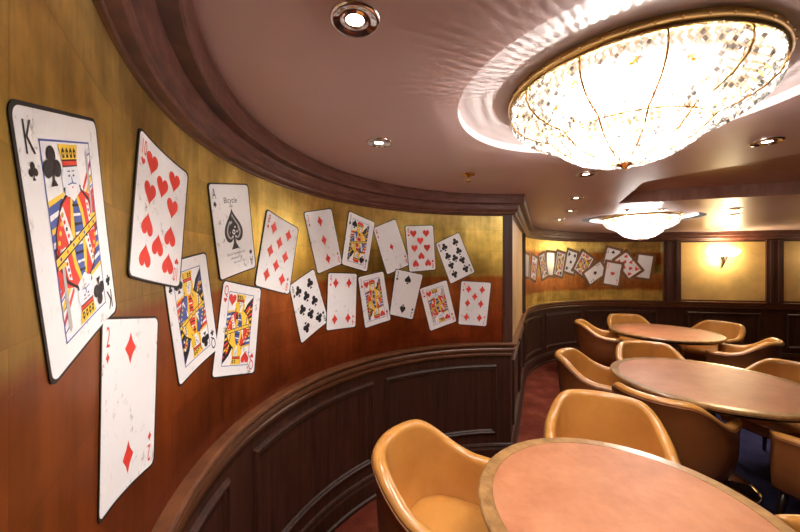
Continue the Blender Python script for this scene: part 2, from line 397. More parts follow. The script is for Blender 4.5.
class Card:
    """drawn flat on a 5 x 7 field, later laid on the wall"""
    def __init__(s): s.bm = bmesh.new(); s.h = 0
    def poly(s, P, m, lay):
        vs = [s.bm.verts.new((x, y, lay)) for x, y in P]
        try: f = s.bm.faces.new(vs); f.material_index = m
        except ValueError: pass
    def sym(s, P, m, lay):                                            # a shape and its copy turned half round
        s.poly(P, m, lay); s.poly([(5-x, 7-y) for x, y in P], m, lay)
    def pip(s, kind, x, y, size, inv=False, m=None, lay=2, squash=1):
        k = -1 if inv else 1
        for P in pip_polys(kind):
            s.poly([(x+k*px*size*squash, y+k*py*size) for px, py in P], SUITC[kind] if m is None else m, lay)
            lay += .15
    def text(s, t, x, y, h, m, lay=2, wide=1, both=False):
        for P in glyph(t):
            s.poly([(x+px*h*wide, y+py*h) for px, py in P], m, lay)
            if both: s.poly([(5-(x+px*h*wide), 7-(y+py*h)) for px, py in P], m, lay)
def rrect(w0, h0, w1, h1, r, n=5):
    P = []
    for cx, cy, a in ((w1-r, h1-r, 0), (w0+r, h1-r, 90), (w0+r, h0+r, 180), (w1-r, h0+r, 270)):
        for i in range(n+1):
            t = math.radians(a+90*i/n); P.append((cx+r*math.cos(t), cy+r*math.sin(t)))
    return P
L3, X2, R4 = 1.45, 2.5, 3.55
PIPS = {'2': [(X2,5.7),(X2,1.3)], '3': [(X2,5.7),(X2,3.5),(X2,1.3)], '4': [(L3,5.7),(R4,5.7),(L3,1.3),(R4,1.3)],
        '6': [(L3,5.7),(R4,5.7),(L3,3.5),(R4,3.5),(L3,1.3),(R4,1.3)]}
PIPS['5'] = PIPS['4']+[(X2,3.5)]; PIPS['7'] = PIPS['6']+[(X2,4.6)]; PIPS['8'] = PIPS['7']+[(X2,2.4)]
PIPS['9'] = [(x, y) for x in (L3, R4) for y in (5.8,4.27,2.73,1.2)]+[(X2,3.5)]
PIPS['10'] = PIPS['9'][:-1]+[(X2,5.03),(X2,1.97)]

def court(cd, rank, suit, seed):
    rn = random.Random(seed); a_, b_ = (RED, BLUE) if seed % 2 else (BLUE, RED)
    x0, x1, y0, y1 = .95, 4.05, .75, 6.25
    for P in ([(x0,y0),(x1,y0),(x1,y0+.05),(x0,y0+.05)], [(x0,y0),(x0+.05,y0),(x0+.05,y1),(x0,y1)]): cd.sym(P, BLUE, 2)
    if True:
        cd.sym([(1.0,3.3),(1.0,4.75),(1.45,4.8),(2.05,4.7),(1.4,3.4)], b_, 1.2)
        if rank != 'K': cd.sym([(3.0,4.9),(3.35,5.5),(4.0,6.1),(4.0,3.5),(3.3,3.5)], BLACK, 1.2)
        else: cd.sym([(3.0,4.9),(4.0,4.6),(4.0,3.5),(3.3,3.5)], RED, 1.5)
        for k in range(5): cd.sym([(3.2+.02*k,4.95-.29*k),(4.0,5.75-.42*k),(4.0,5.55-.42*k),(3.22+.02*k,4.80-.29*k)], YEL if k % 2 else a_, 1.4)
        for k in range(4): cd.sym([(1.0,4.75-.36*k),(1.95-.12*k,4.92-.38*k),(1.9-.12*k,4.80-.38*k),(1.0,4.60-.36*k)], WHITE if k % 2 else YEL, 1.4)
    if rank == 'K':
        for k in range(7): cd.sym([(3.78,3.9+.32*k),(4.0,3.98+.32*k),(4.0,4.03+.32*k),(3.78,3.95+.32*k)], BLUE, 1.4)
    # robe: body of the half figure, dark outline first, then panels
    cd.sym([(1.0,2.9),(1.15,3.9),(1.6,4.65),(2.2,4.95),(3.0,4.95),(3.55,4.6),(3.95,3.9),(4.0,3.5),(2.5,3.5)], BLACK, 1.6)
    cd.sym([(1.08,3.1),(1.22,3.9),(1.65,4.55),(2.15,4.85),(2.3,4.2),(1.9,3.3)], a_, 2)
    cd.sym([(2.75,4.85),(3.0,4.85),(3.5,4.52),(3.85,3.9),(3.92,3.55),(3.0,3.55)], a_ if rank == 'K' else YEL, 2)
    cd.sym([(2.25,4.85),(2.7,4.85),(3.0,4.3),(3.15,3.52),(2.5,3.52),(1.95,3.42)], YEL, 2.2)
    cd.sym([(2.36,4.7),(2.6,4.7),(2.86,4.1),(2.9,3.6),(2.5,3.6),(2.25,3.55)], b_, 2.4)
    for k in range(4):
        y = 4.55-k*.28; cd.sym([(2.3,y),(2.7+.06*k,y-.05),(2.72+.06*k,y-.13),(2.28,y-.08)], WHITE if k % 2 else BLACK, 2.7)
    cd.sym([(1.5,4.4),(1.72,4.55),(2.1,3.6),(1.85,3.3)], WHITE, 2.3)
    cd.sym([(3.25,4.6),(3.45,4.5),(3.65,3.6),(3.42,3.55)], WHITE, 2.3)
    for k in range(5):
        t = k/4; cd.sym(circle_poly(1.62+.30*t, 4.32-.82*t, .065, 8), a_ if k % 2 else BLACK, 2.8)
        cd.sym(circle_poly(3.36+.16*t, 4.42-.75*t, .06, 8), BLUE if k % 2 else RED, 2.8)
    for k in range(4):
        cd.sym(circle_poly(1.28+.12*k, 3.62+.24*k, .075, 8), YEL, 2.8)
    # sword, flower or staff held at the side
    if rank == 'K': cd.sym([(3.62,3.55),(3.74,3.55),(3.80,5.9),(3.70,6.05),(3.60,5.9)], GREY, 2.9); cd.sym([(3.5,3.95),(3.95,3.95),(3.95,4.08),(3.5,4.08)], YEL, 3)
    elif rank == 'Q':
        cd.sym([(3.28,3.7),(3.34,3.7),(3.62,4.9),(3.56,4.9)], BLACK, 2.9)
        for q in range(5): cd.sym(circle_poly(3.62+.12*math.cos(q*1.257), 5.02+.12*math.sin(q*1.257), .08, 8), YEL if q % 2 else RED, 2.9)
    else:
        cd.sym([(3.55,3.6),(3.63,3.6),(3.83,5.8),(3.75,5.8)], YEL, 2.9); cd.sym([(3.6,5.7),(3.98,5.95),(3.78,6.15)], BLUE, 3)
    # waist sash across the middle
    cd.poly([(1.0,3.02),(4.0,3.78),(4.0,3.98),(1.0,3.22)], YEL, 3.2); cd.poly([(1.0,3.22),(1.0,3.27),(4.0,4.03),(4.0,3.98)], BLACK, 3.3); cd.poly([(1.0,2.97),(1.0,3.02),(4.0,3.78),(4.0,3.73)], BLACK, 3.3)
    for k in range(7): x = 1.25+k*.41; cd.poly(circle_poly(x, 3.12+.2533*(x-1.0), .06, 8), RED if k % 2 else BLUE, 3.5)
    # head, hair and hat
    cx = 2.45
    hair = YEL if rank != 'K' else SKIN
    cd.sym([(cx-.52,4.85),(cx-.60,5.3),(cx-.42,5.72),(cx+.42,5.72),(cx+.60,5.3),(cx+.52,4.85),(cx+.3,4.75),(cx-.3,4.75)], hair, 3)
    cd.sym([(cx-.5,4.85),(cx-.58,5.0),(cx-.45,5.05)], BLACK, 3.1); cd.sym([(cx+.5,4.85),(cx+.58,5.0),(cx+.45,5.05)], BLACK, 3.1)
    cd.sym([(cx-.30,5.65),(cx-.33,5.2),(cx-.2,4.86),(cx,4.76),(cx+.2,4.86),(cx+.33,5.2),(cx+.30,5.65)], SKIN, 3.2)
    for sx_ in (-.14, .14):
        cd.sym([(cx+sx_-.08,5.32),(cx+sx_,5.285),(cx+sx_+.08,5.32),(cx+sx_,5.36)], BLACK, 3.4)
        cd.sym([(cx+sx_-.1,5.43),(cx+sx_+.1,5.43),(cx+sx_+.08,5.46),(cx+sx_-.08,5.46)], BLACK, 3.4)
    cd.sym([(cx-.02,5.3),(cx+.02,5.3),(cx+.07,5.12),(cx-.02,5.12)], BLUE, 3.4); cd.sym([(cx-.07,5.0),(cx,4.975),(cx+.07,5.0),(cx,5.03)], RED, 3.4)
    if rank == 'K':
        cd.sym([(cx-.3,5.08),(cx-.08,5.09),(cx+.08,5.09),(cx+.3,5.08),(cx+.22,4.72),(cx,4.6),(cx-.22,4.72)], WHITE, 3.3); cd.sym([(cx-.28,5.10),(cx,5.14),(cx+.28,5.10),(cx+.28,5.07),(cx,5.10),(cx-.28,5.07)], BLUE, 3.35)
    if rank == 'J':
        cd.sym([(cx-.5,5.6),(cx+.5,5.6),(cx+.62,5.85),(cx+.35,6.12),(cx-.45,6.12),(cx-.6,5.85)], RED, 3.4); cd.sym([(cx-.52,5.58),(cx+.52,5.58),(cx+.54,5.7),(cx-.54,5.7)], BLACK, 3.5); cd.sym([(cx-.5,5.7),(cx+.5,5.7),(cx+.52,5.78),(cx-.52,5.78)], YEL, 3.55)
    else:
        cd.sym([(cx-.47,5.58),(cx+.47,5.58),(cx+.47,5.72),(cx-.47,5.72)], RED, 3.4); cd.sym([(cx-.47,5.56),(cx+.47,5.56),(cx+.47,5.60),(cx-.47,5.60)], BLACK, 3.5)
        cd.sym([(cx-.47,5.72),(cx+.47,5.72),(cx+.60,6.15),(cx-.60,6.15)], YEL, 3.4); cd.sym([(cx-.48,5.72),(cx+.48,5.72),(cx+.48,5.76),(cx-.48,5.76)], BLACK, 3.5)
        for k in range(4): x = cx-.36+k*.24; cd.sym([(x-.06,5.80),(x+.06,5.80),(x+.09,5.98),(x,6.08),(x-.09,5.98)], BLACK, 3.6); cd.sym(circle_poly(x, 5.92, .04, 8), YEL, 3.7)
    # large suit mark inside the frame
    cd.pip(suit, 1.42, 5.62, .95, lay=3.8); cd.pip(suit, 3.58, 1.38, .95, True, lay=3.8)

def make_card(name, rank, suit, quad, label, level=0, border=None, wear=.8, group='playing cards of the near mural', seed=1, base=WHITE):
    cd = Card()
    cd.poly(rrect(0, 0, 5, 7, .32), EDGE if border is None else border, 0)
    e = .10 if border is None else .68
    cd.poly(rrect(e, e, 5-e, 7-e, .28 if border is None else .1), base, .8)
    inset = 0 if border is None else .55
    if rank:
        cd.text(rank, .56+inset, 5.90-inset, .74, SUITC[suit], 2, .62 if rank != '10' else .5, both=True)
        cd.pip(suit, .55+inset, 5.52-inset, .40); cd.pip(suit, 4.45-inset, 1.48+inset, .40, True)
        if rank in PIPS:
            for x, y in PIPS[rank]: cd.pip(suit, 2.5+(x-2.5)*1.06, 3.5+(y-3.5)*(1 if border is None else .88), 1.18 if border is None else 1.0, y < 3.4)
        elif rank == 'A':
            if suit == 'S' and border is None:
                for P in pip_polys('S'): cd.poly([(2.5+px*2.5, 3.5+py*2.7) for px, py in P], BLACK, 2)
                for P in pip_polys('S')[:1]: cd.poly([(2.5+px*1.9, 3.5+.02+py*2.05) for px, py in P], GREY, 2.4)
                for P in pip_polys('S')[:1]: cd.poly([(2.5+px*1.55, 3.5+.02+py*1.7) for px, py in P], BLACK, 2.6)
                for q in range(6): cd.poly(circle_poly(2.5+.42*math.cos(q*1.047), 3.35+.42*math.sin(q*1.047), .09, 8), WHITE, 2.9)
                cd.poly(circle_poly(2.5, 3.35, .2, 14), WHITE, 2.9); cd.poly(circle_poly(2.5, 3.35, .1, 10), BLACK, 3.1)
                cd.text('Bicycle', 2.5, 5.55, .42, BLACK, 2, 1.0); cd.text('808', 2.5, 5.22, .17, BLACK, 2, 1.1)
                cd.text('The U.S. Playing Card Co.', 2.5, 1.62, .19, BLACK, 2, .85); cd.text('CINCINNATI, U.S.A.', 2.5, 1.28, .15, BLACK, 2, .85); cd.text('Made in U.S.A.', 2.5, .95, .13, BLACK, 2, .85)
            else: cd.pip(suit, 2.5, 3.5, .95 if border is None else 1.1)
        else: court(cd, rank, suit, seed)
    bm = cd.bm
    # thickness of the card sheet
    for xk in [i*5/10 for i in range(1, 10)]:
        bmesh.ops.bisect_plane(bm, geom=bm.verts[:]+bm.edges[:]+bm.faces[:], plane_co=(xk,0,0), plane_no=(1,0,0))
    for yk in [i*7/14 for i in range(1, 14)]:
        bmesh.ops.bisect_plane(bm, geom=bm.verts[:]+bm.edges[:]+bm.faces[:], plane_co=(0,yk,0), plane_no=(0,1,0))
    cx_, cz_ = sum(q[0] for q in quad)/4, sum(q[1] for q in quad)/4; g_ = 1.022 if border is None else 1.05
    quad = [(cx_+(q[0]-cx_)*g_, cz_+(q[1]-cz_)*g_) for q in quad]
    me = bpy.data.meshes.new(name); TL, TR, BR, BL = quad
    bot = [v for v in bm.verts if v.co.z < .01]
    base_edges = [ed for ed in bm.edges if ed.is_boundary and ed.verts[0].co.z < .01 and ed.verts[1].co.z < .01]
    ret = bmesh.ops.extrude_edge_only(bm, edges=base_edges)
    for v in ret['geom']:
        if isinstance(v, bmesh.types.BMVert): v.co.z = -99
    base_off = .0014+level*.0011
    o0 = Vector(W(cx_, 0, cz_))
    for v in bm.verts:
        u, w = v.co.x/5, 1-v.co.y/7
        s = (TL[0]*(1-u)+TR[0]*u)*(1-w)+(BL[0]*(1-u)+BR[0]*u)*w
        z = (TL[1]*(1-u)+TR[1]*u)*(1-w)+(BL[1]*(1-u)+BR[1]*u)*w
        off = .0003 if v.co.z < -50 else base_off+v.co.z*.00022
        v.co = Vector(W(s, off, z))-o0
    bm.to_mesh(me); bm.free()
    for m_ in CM: me.materials.append(m_)
    o = bpy.data.objects.new(name, me); COL.objects.link(o); o.location = o0
    tag(o, label, 'playing card', group); return o

SN = {'C': 'clubs', 'D': 'diamonds', 'H': 'hearts', 'S': 'spades'}
near = [
 ('K','C',[(2.545,1.7356),(2.7966,1.812),(2.9117,1.5178),(2.6368,1.4696)],0,3,'big king of clubs card on the mural, nearest and leftmost of all'),
 ('2','D',[(2.8319,1.5134),(3.1458,1.4696),(3.1192,1.13),(2.8138,1.2022)],0,1,'two of diamonds card low on the rust mural under the king of clubs'),
 ('10','H',[(3.0327,1.8893),(3.327,1.8668),(3.2704,1.5356),(2.9686,1.5787)],2,1,'ten of hearts card on gold leaf, covering a corner of the queen of clubs'),
 ('A','S',[(3.4579,1.8695),(3.7379,1.932),(3.797,1.5869),(3.5438,1.5401)],2,1,'ace of spades card with lettering and an ornate large spade'),
 ('Q','C',[(3.169,1.5957),(3.4476,1.6372),(3.5321,1.2977),(3.2765,1.2541)],0,2,'queen of clubs card tucked under the ten of hearts'),
 ('Q','H',[(3.569,1.5392),(3.842,1.4895),(3.7895,1.127),(3.4865,1.2088)],0,1,'queen of hearts card directly below the ace of spades'),
 ('8','D',[(3.8837,1.8516),(4.1311,1.7888),(4.0549,1.4453),(3.791,1.5075)],2,1,'eight of diamonds card right of the ace of spades'),
 ('3','D',[(4.1757,1.8803),(4.4051,1.9348),(4.4994,1.6025),(4.2914,1.5425)],0,1,'three of diamonds card with a single column of red marks'),
 ('J','S',[(4.5533,1.9393),(4.7795,1.8861),(4.7089,1.5474),(4.4884,1.5988)],2,2,'jack of spades card in the upper row on gold leaf'),
 ('A','D',[(4.7629,1.8456),(4.9607,1.9255),(5.0915,1.5978),(4.8872,1.5233)],0,1,'ace of diamonds card with one small red diamond'),
 ('8','H',[(5.0424,1.88),(5.2896,1.8974),(5.313,1.5559),(5.08,1.5406)],2,1,'eight of hearts card upright on the gold leaf'),
 ('9','C',[(5.3113,1.7569),(5.5132,1.85),(5.648,1.5361),(5.4398,1.4429)],0,1,'nine of clubs card tilted left beside the eight of hearts'),
 ('8','C',[(4.0589,1.4874),(4.259,1.5728),(4.3851,1.2596),(4.1551,1.1691)],0,1,'eight of clubs card tilted under the eight of diamonds'),
 ('4','D',[(4.3749,1.5481),(4.6231,1.537),(4.6101,1.1898),(4.3597,1.2046)],2,1,'four of diamonds card upright in the lower row'),
 ('J','H',[(4.631,1.5132),(4.8538,1.5493),(4.9195,1.1998),(4.6933,1.1682)],1,3,'jack of hearts card in the lower row beside the four of diamonds'),
 ('2','S',[(4.9607,1.5638),(5.2008,1.518),(5.109,1.1862),(4.9064,1.241)],3,1,'two of spades card leaning right in the lower row'),
 ('K','H',[(5.1711,1.4118),(5.408,1.4756),(5.4928,1.1476),(5.2635,1.0843)],0,1,'king of hearts card low on the rust mural under the nine of clubs'),
 ('7','D',[(5.531,1.4653),(5.7825,1.4499),(5.7416,1.0997),(5.5047,1.1241)],0,1,'seven of diamonds card, the last one before the wooden corner post')]
RN = {'K': 'king', 'Q': 'queen', 'J': 'jack', 'A': 'ace', '2': 'two', '3': 'three', '4': 'four', '7': 'seven', '8': 'eight', '9': 'nine', '10': 'ten'}
for rank, suit, q, lev, seed, lab in near: make_card('playing_card', rank, suit, q, lab, lev, seed=seed)

def rect(s, z, w, h, deg):                                            # a tilted card on the far mural; deg clockwise
    a = math.radians(deg); ux, uz = math.cos(a), -math.sin(a); vx, vz = math.sin(a), math.cos(a)
    return [(s-ux*w/2+vx*h/2, z-uz*w/2+vz*h/2), (s+ux*w/2+vx*h/2, z+uz*w/2+vz*h/2), (s+ux*w/2-vx*h/2, z+uz*w/2-vz*h/2), (s-ux*w/2-vx*h/2, z-uz*w/2-vz*h/2)]
G2 = 'bordered cards of the far mural'
far = [
 (None,'S',rect(8.284,1.580,.30,.37,6),0,1,SILV,'silvered blank card at the left end of the far mural'),
 ('K','D',rect(8.65,1.540,.27,.40,14),1,1,WHITE,'pale court card second from the left end of the far mural'),
 ('Q','S',rect(8.99,1.569,.22,.44,-16),2,2,WHITE,'dark court card leaning left in the far mural'),
 (None,'S',rect(9.207,1.602,.28,.43,2),0,1,SILV,'silvered blank card in the left half of the far mural'),
 ('J','C',rect(9.456,1.60,.26,.45,13),1,3,WHITE,'pale jack card with tan border in the far mural'),
 ('5','S',rect(9.723,1.634,.27,.43,14),0,1,WHITE,'five of spades card with tan border in the far mural'),
 ('J','D',rect(9.995,1.60,.32,.42,32),3,1,WHITE,'red jack card with thick tan border tilted right in the far mural'),
 ('A','S',rect(10.225,1.444,.29,.44,57),5,1,WHITE,'ace of spades card lying nearly on its side in the far mural'),
 ('2','C',rect(10.53,1.693,.30,.40,15),0,1,WHITE,'card half covered behind the eight of hearts in the far mural'),
 ('A','H',rect(10.543,1.428,.33,.44,10),6,1,WHITE,'ace of hearts card with tan border low in the far mural'),
 ('8','H',rect(10.80,1.581,.31,.46,-37),5,1,WHITE,'eight of hearts card tilted steeply left in the far mural'),
 (None,'D',rect(11.06,1.556,.29,.455,9),0,1,WHITE,'blank cream card at the right end of the far mural')]
for rank, suit, q, lev, seed, base, lab in far: make_card('playing_card', rank, suit, q, lab, lev, border=TANB, group=G2, seed=seed, base=base)

# ------------------------------------------------------------------ chandeliers
def arc_points(P, step):
    out = [P[0]]; acc = 0
    for a, b_ in zip(P, P[1:]):
        d = math.dist(a, b_); t = step-acc
        while t <= d: out.append((a[0]+(b_[0]-a[0])*t/d, a[1]+(b_[1]-a[1])*t/d)); t += step
        acc = d-(t-step)
    return out
PROF = [(.338,-.004), (.340,-.03), (.328,-.058), (.298,-.086), (.254,-.107), (.212,-.119), (.197,-.136), (.170,-.162), (.130,-.185), (.078,-.203), (.02,-.212)]
NRIB = 12
def make_chandelier(loc):
    root = empty('chandelier', loc)
    mb = MB(); mb.lathe([(.290,.030), (.356,.030), (.362,.022), (.362,.004), (.354,-.003), (.344,-.004), (.336,.004), (.33,.02)], 96)
    mb.build('rim', M_GOLDRIM, root)
    mb = MB(); mb.lathe([(.001,.0295), (.325,.0295), (.33,.024), (.001,.024)], 64); mb.build('mounting_plate', M_RECESS, root)
    mb = MB(); k = 0
    rows = arc_points(PROF, .0155)
    for j, (r, z) in enumerate(rows):
        n = max(6, int(2*PI*r/.0165))
        for i in range(n):
            a = 2*PI*(i+.5*(j % 2))/n;
            # widen each bay a little between the ribs
            rr = r*(1+.035*abs(math.sin(NRIB*(a-math.radians(10))/2))); x, y = rr*math.cos(a), rr*math.sin(a)
            h = .0088; g = .0072; q = random.uniform(0, 1.5)
            ring_ = [(x+g*math.cos(q+t*PI/2), y+g*math.sin(q+t*PI/2), z+random.uniform(-.0015,.0015)) for t in range(4)]
            mb.add([(x, y, z+h), (x, y, z-h)]+ring_, [(0,2,3), (0,3,4), (0,4,5), (0,5,2), (1,3,2), (1,4,3), (1,5,4), (1,2,5)])
    o = mb.build('crystal_beads', M_CRYSTAL, root, kind='stuff', fix=False)
    for i in range(NRIB):
        a = 2*PI*i/NRIB+math.radians(10); mb = MB()
        mb.tube([((r+.010)*math.cos(a), (r+.010)*math.sin(a), z) for r, z in PROF], .0028, 6); mb.build('rib', M_BRASS, root)
    mb = MB(); mb.lathe([(.001,-.232), (.008,-.228), (.012,-.222), (.024,-.217), (.030,-.213), (.024,-.209), (.001,-.209)], 20); mb.build('finial', M_BRASS, root)
    mb = MB(); n = 72; mb.tube([(.212*math.cos(2*PI*i/n), .212*math.sin(2*PI*i/n), -.124) for i in range(n+1)], .003, 6); mb.build('waist_ring', M_BRASS, root)
    mb = MB(); mb.lathe([(.0008,.006), (.0035,.003), (.0035,-.003), (.0008,-.006)], 8); st0 = mb.build('stud', M_BRASS, root)
    for i in range(44):
        a = 2*PI*i/44; st = st0 if i == 0 else st0.copy()
        if i: COL.objects.link(st)
        st.location = (.362*math.cos(a), .362*math.sin(a), .014)
    for i in range(8):
        a = 2*PI*i/8+.3; x, y = .20*math.cos(a), .20*math.sin(a)
        mb = MB(); mb.lathe([(.001,-.052), (.012,-.047), (.018,-.034), (.016,-.018), (.009,-.004), (.008,.002)], 14, c=(x, y)); bu = mb.build('bulb', M_BULB, root)
        mb = MB(); mb.lathe([(.010,.001), (.012,.004), (.012,.030)], 12, c=(x, y)); mb.build('socket', M_BRASS, bu)
    return root
def light(kind, loc, energy, col, size=.05, spot=None, blend=.5, rot=(0,0,0)):
    l = bpy.data.lights.new(kind.lower()+'_light', kind); l.energy = energy; l.color = col
    if kind in ('POINT', 'SPOT'): l.shadow_soft_size = size
    if kind == 'SPOT': l.spot_size = math.radians(spot); l.spot_blend = blend
    o = bpy.data.objects.new(l.name, l); COL.objects.link(o); o.location = loc; o.rotation_euler = rot; return o
ch = make_chandelier((CH1[0], CH1[1], Z_CEIL+.0)); tag(ch, 'large round crystal chandelier in the ceiling recess above the nearest table', 'chandelier')
ch2 = copy_tree(ch); ch2.location = (CH2[0], CH2[1], Z_CEIL); ch2.scale = (1.06, 1.06, 1.15)
tag(ch2, 'distant crystal chandelier above the back tables, before the far mural', 'chandelier')
WARM = (1,.955,.905)
for (c, e) in ((CH1, 17), (CH2, 22)):
    for i in range(4):
        a = 2*PI*i/4+.5; light('POINT', (c[0]+.12*math.cos(a), c[1]+.12*math.sin(a), Z_CEIL-.145), e/4, WARM, .008)

# ------------------------------------------------------------------ downlights and ceiling fittings
def downlight(x, y, label, lit=True, r=.056):
    root = empty('downlight', (x, y, Z_CEIL))
    mb = MB(); mb.lathe([(r, -.0005), (r, -.004), (r*.93, -.008), (r*.84, -.008), (r*.66, -.004), (r*.50, -.0035), (r*.42, -.007), (r*.36, -.006), (r*.34, -.0015)], 40); mb.build('trim_ring', M_CHROME, root)
    mb = MB(); mb.lathe([(.0005, -.0055), (r*.25, -.0045), (r*.355, -.0015)], 28); mb.build('lens', M_LENS if lit else M_LENSOFF, root)
    tag(root, label, 'downlight', 'recessed ceiling downlights')
    return root
for x, y, lab, e, lit in ((-.099,.737,'chrome ringed downlight, the nearest one, above the king of clubs',9,True),
        (-.093,1.484,'chrome ringed downlight on the plain ceiling above the upper row of cards',8,True),
        (1.11,2.00,'small downlight just beyond the large chandelier',6,True),
        (1.43,2.72,'small downlight beyond the cornice corner',5,True),
        (1.61,1.47,'chrome ringed downlight right of the large chandelier',8,True),
        (1.72,3.38,'tiny downlight near the curved far corner, second from the cornice',4,True),
        (1.93,4.05,'tiny downlight nearest the curved far cornice',4,True),
        (2.58,3.32,'dark rimmed downlight close behind the ceiling tray',3,False),
        (3.25,3.25,'dark rimmed downlight in the shiny ceiling right of the far chandelier',5,False),
        (3.62,3.62,'dark rimmed downlight behind its twin in the shiny ceiling',4,False),
        (3.25,4.35,'glowing downlight right beside the far chandelier ring',6,True)):
    downlight(x, y, lab, lit)
    light('SPOT', (x, y, Z_CEIL-.02), e*1.35, (1,.95,.89), .03, 110, .8)
def sprinkler(x, y, label, r=.04):
    root = empty('sprinkler', (x, y, Z_CEIL))
    mb = MB(); mb.lathe([(r, -.0005), (r*.95, -.006), (r*.6, -.010), (r*.45, -.012), (.0005, -.012)], 28); mb.build('escutcheon', M_BRASS, root)
    mb = MB(); mb.lathe([(.007, -.010), (.007, -.024), (.0005, -.024)], 10); mb.tube([(-.012,0,-.022), (-.014,0,-.032), (0,0,-.042)], .002, 6); mb.tube([(.012,0,-.022), (.014,0,-.032), (0,0,-.042)], .002, 6); mb.build('frame', M_BRASS, root)
    mb = MB(); mb.lathe([(.0005, -.042), (.016, -.042), (.016, -.044), (.0005, -.044)], 16); mb.build('deflector', M_BRASS, root)
    tag(root, label, 'sprinkler')
sprinkler(.41, 2.01, 'small brass ceiling sprinkler between cornice and large chandelier')
sprinkler(2.25, 3.32, 'small dark ceiling sprinkler just left of the far chandelier', .028)

# ------------------------------------------------------------------ wall sconce
sx0, sy0, _ = W(12.225); nx, ny = segn(93)
sc_root = empty('wall_sconce', (sx0, sy0, 1.66), math.atan2(ny, nx)+PI/2)   # local -Y points into the room? (see below)
mb = MB()
def tray_pts(w, h, d, z): return [(-w/2, 0, z), (w/2, 0, z), (w/2*.92, d, z+h*0), (-w/2*.92, d, z)]
vs = []; 
for z, w, d in ((-.03,.30,.05), (.0,.42,.10), (.05,.47,.12), (.07,.48,.125)):
    for i in range(13):
        t = PI*i/12; vs.append((-w/2*math.cos(t), -d*math.sin(t)-.002, z+.10))
fs = [(j*13+i, j*13+i+1, (j+1)*13+i+1, (j+1)*13+i) for j in range(3) for i in range(12)]
mb.add(vs, fs, 0, True); mb.add(vs[:13], [tuple(range(13))]); mb.build('glass_shade', M_SHADE, sc_root)
mb = MB(); mb.tube([(.02,-.05,.075), (.0,-.045,.0), (-.035,-.03,-.13)], [.028, .02, .005], 10); mb.build('stem', M_BRONZE, sc_root)
mb = MB(); mb.box(-.03,.03,-.02,0,.02,.08); mb.build('backplate', M_BRONZE, sc_root)
tag(sc_root, 'lit frosted glass wall sconce with dark tapering stem on the gold panel', 'wall lamp')
q = Vector((sx0, sy0, 0))+Vector((nx, ny, 0))*.20
light('POINT', (q.x, q.y, 1.86), 4, (1,.84,.52), .06); light('POINT', (q.x, q.y, 1.66), 3.5, (1,.84,.52), .05)
q = Vector(W(13.9))+Vector((nx, ny, 0))*.3
light('POINT', (q.x, q.y, 1.75), 4, (1,.85,.55), .06)

# ------------------------------------------------------------------ tables
def make_table(loc, r, label, band=.058, rz=0.):
    root = empty('round_table', (*loc, 0), rz)
    mb = MB(); mb.lathe([(.0005,.7395), (r-band, .7395), (r-band, .731)], 96, smooth=False); mb.build('leather_inset', M_INSET, root)
    mb = MB(); mb.lathe([(r-band, .728), (r-band+.001, .7402), (r-.008, .7402), (r-.002, .736), (r, .728), (r-.004, .716), (r-.012, .710)], 96, smooth=False)
    mb.build('wood_band', M_OAK, root)
    mb = MB(); mb.lathe([(.0005,.700), (r-.05,.690), (r-.030,.692), (r-.022,.700), (r-.030,.704), (r-.016,.709), (r-.012,.712), (.0005,.712)], 96, smooth=False); mb.build('apron', M_DARK, root)
    mb = MB(); mb.lathe([(.045,.03), (.06,.06), (.05,.12), (.048,.60), (.07,.66), (.14,.695)], 32); mb.build('pedestal', M_DARK, root)
    mb = MB(); mb.lathe([(.0005,.036), (.10,.034), (.24,.022), (.275,.014), (.285,.006), (.285,.0005)], 64); mb.build('base_plate', M_CHROME, root)
    return tag(root, label, 'table', 'round pedestal tables')
TB = [((.787,1.167), .502), ((2.28,2.49), .61), ((3.375,4.30), .59)]
make_table(*TB[0], 'nearest round table with salmon leather top and oak band, cut by the frame', .055)
make_table(*TB[1], 'middle round table with salmon top, between the nearest and the farthest')
make_table(*TB[2], 'farthest round table with salmon top, in front of the far wall')

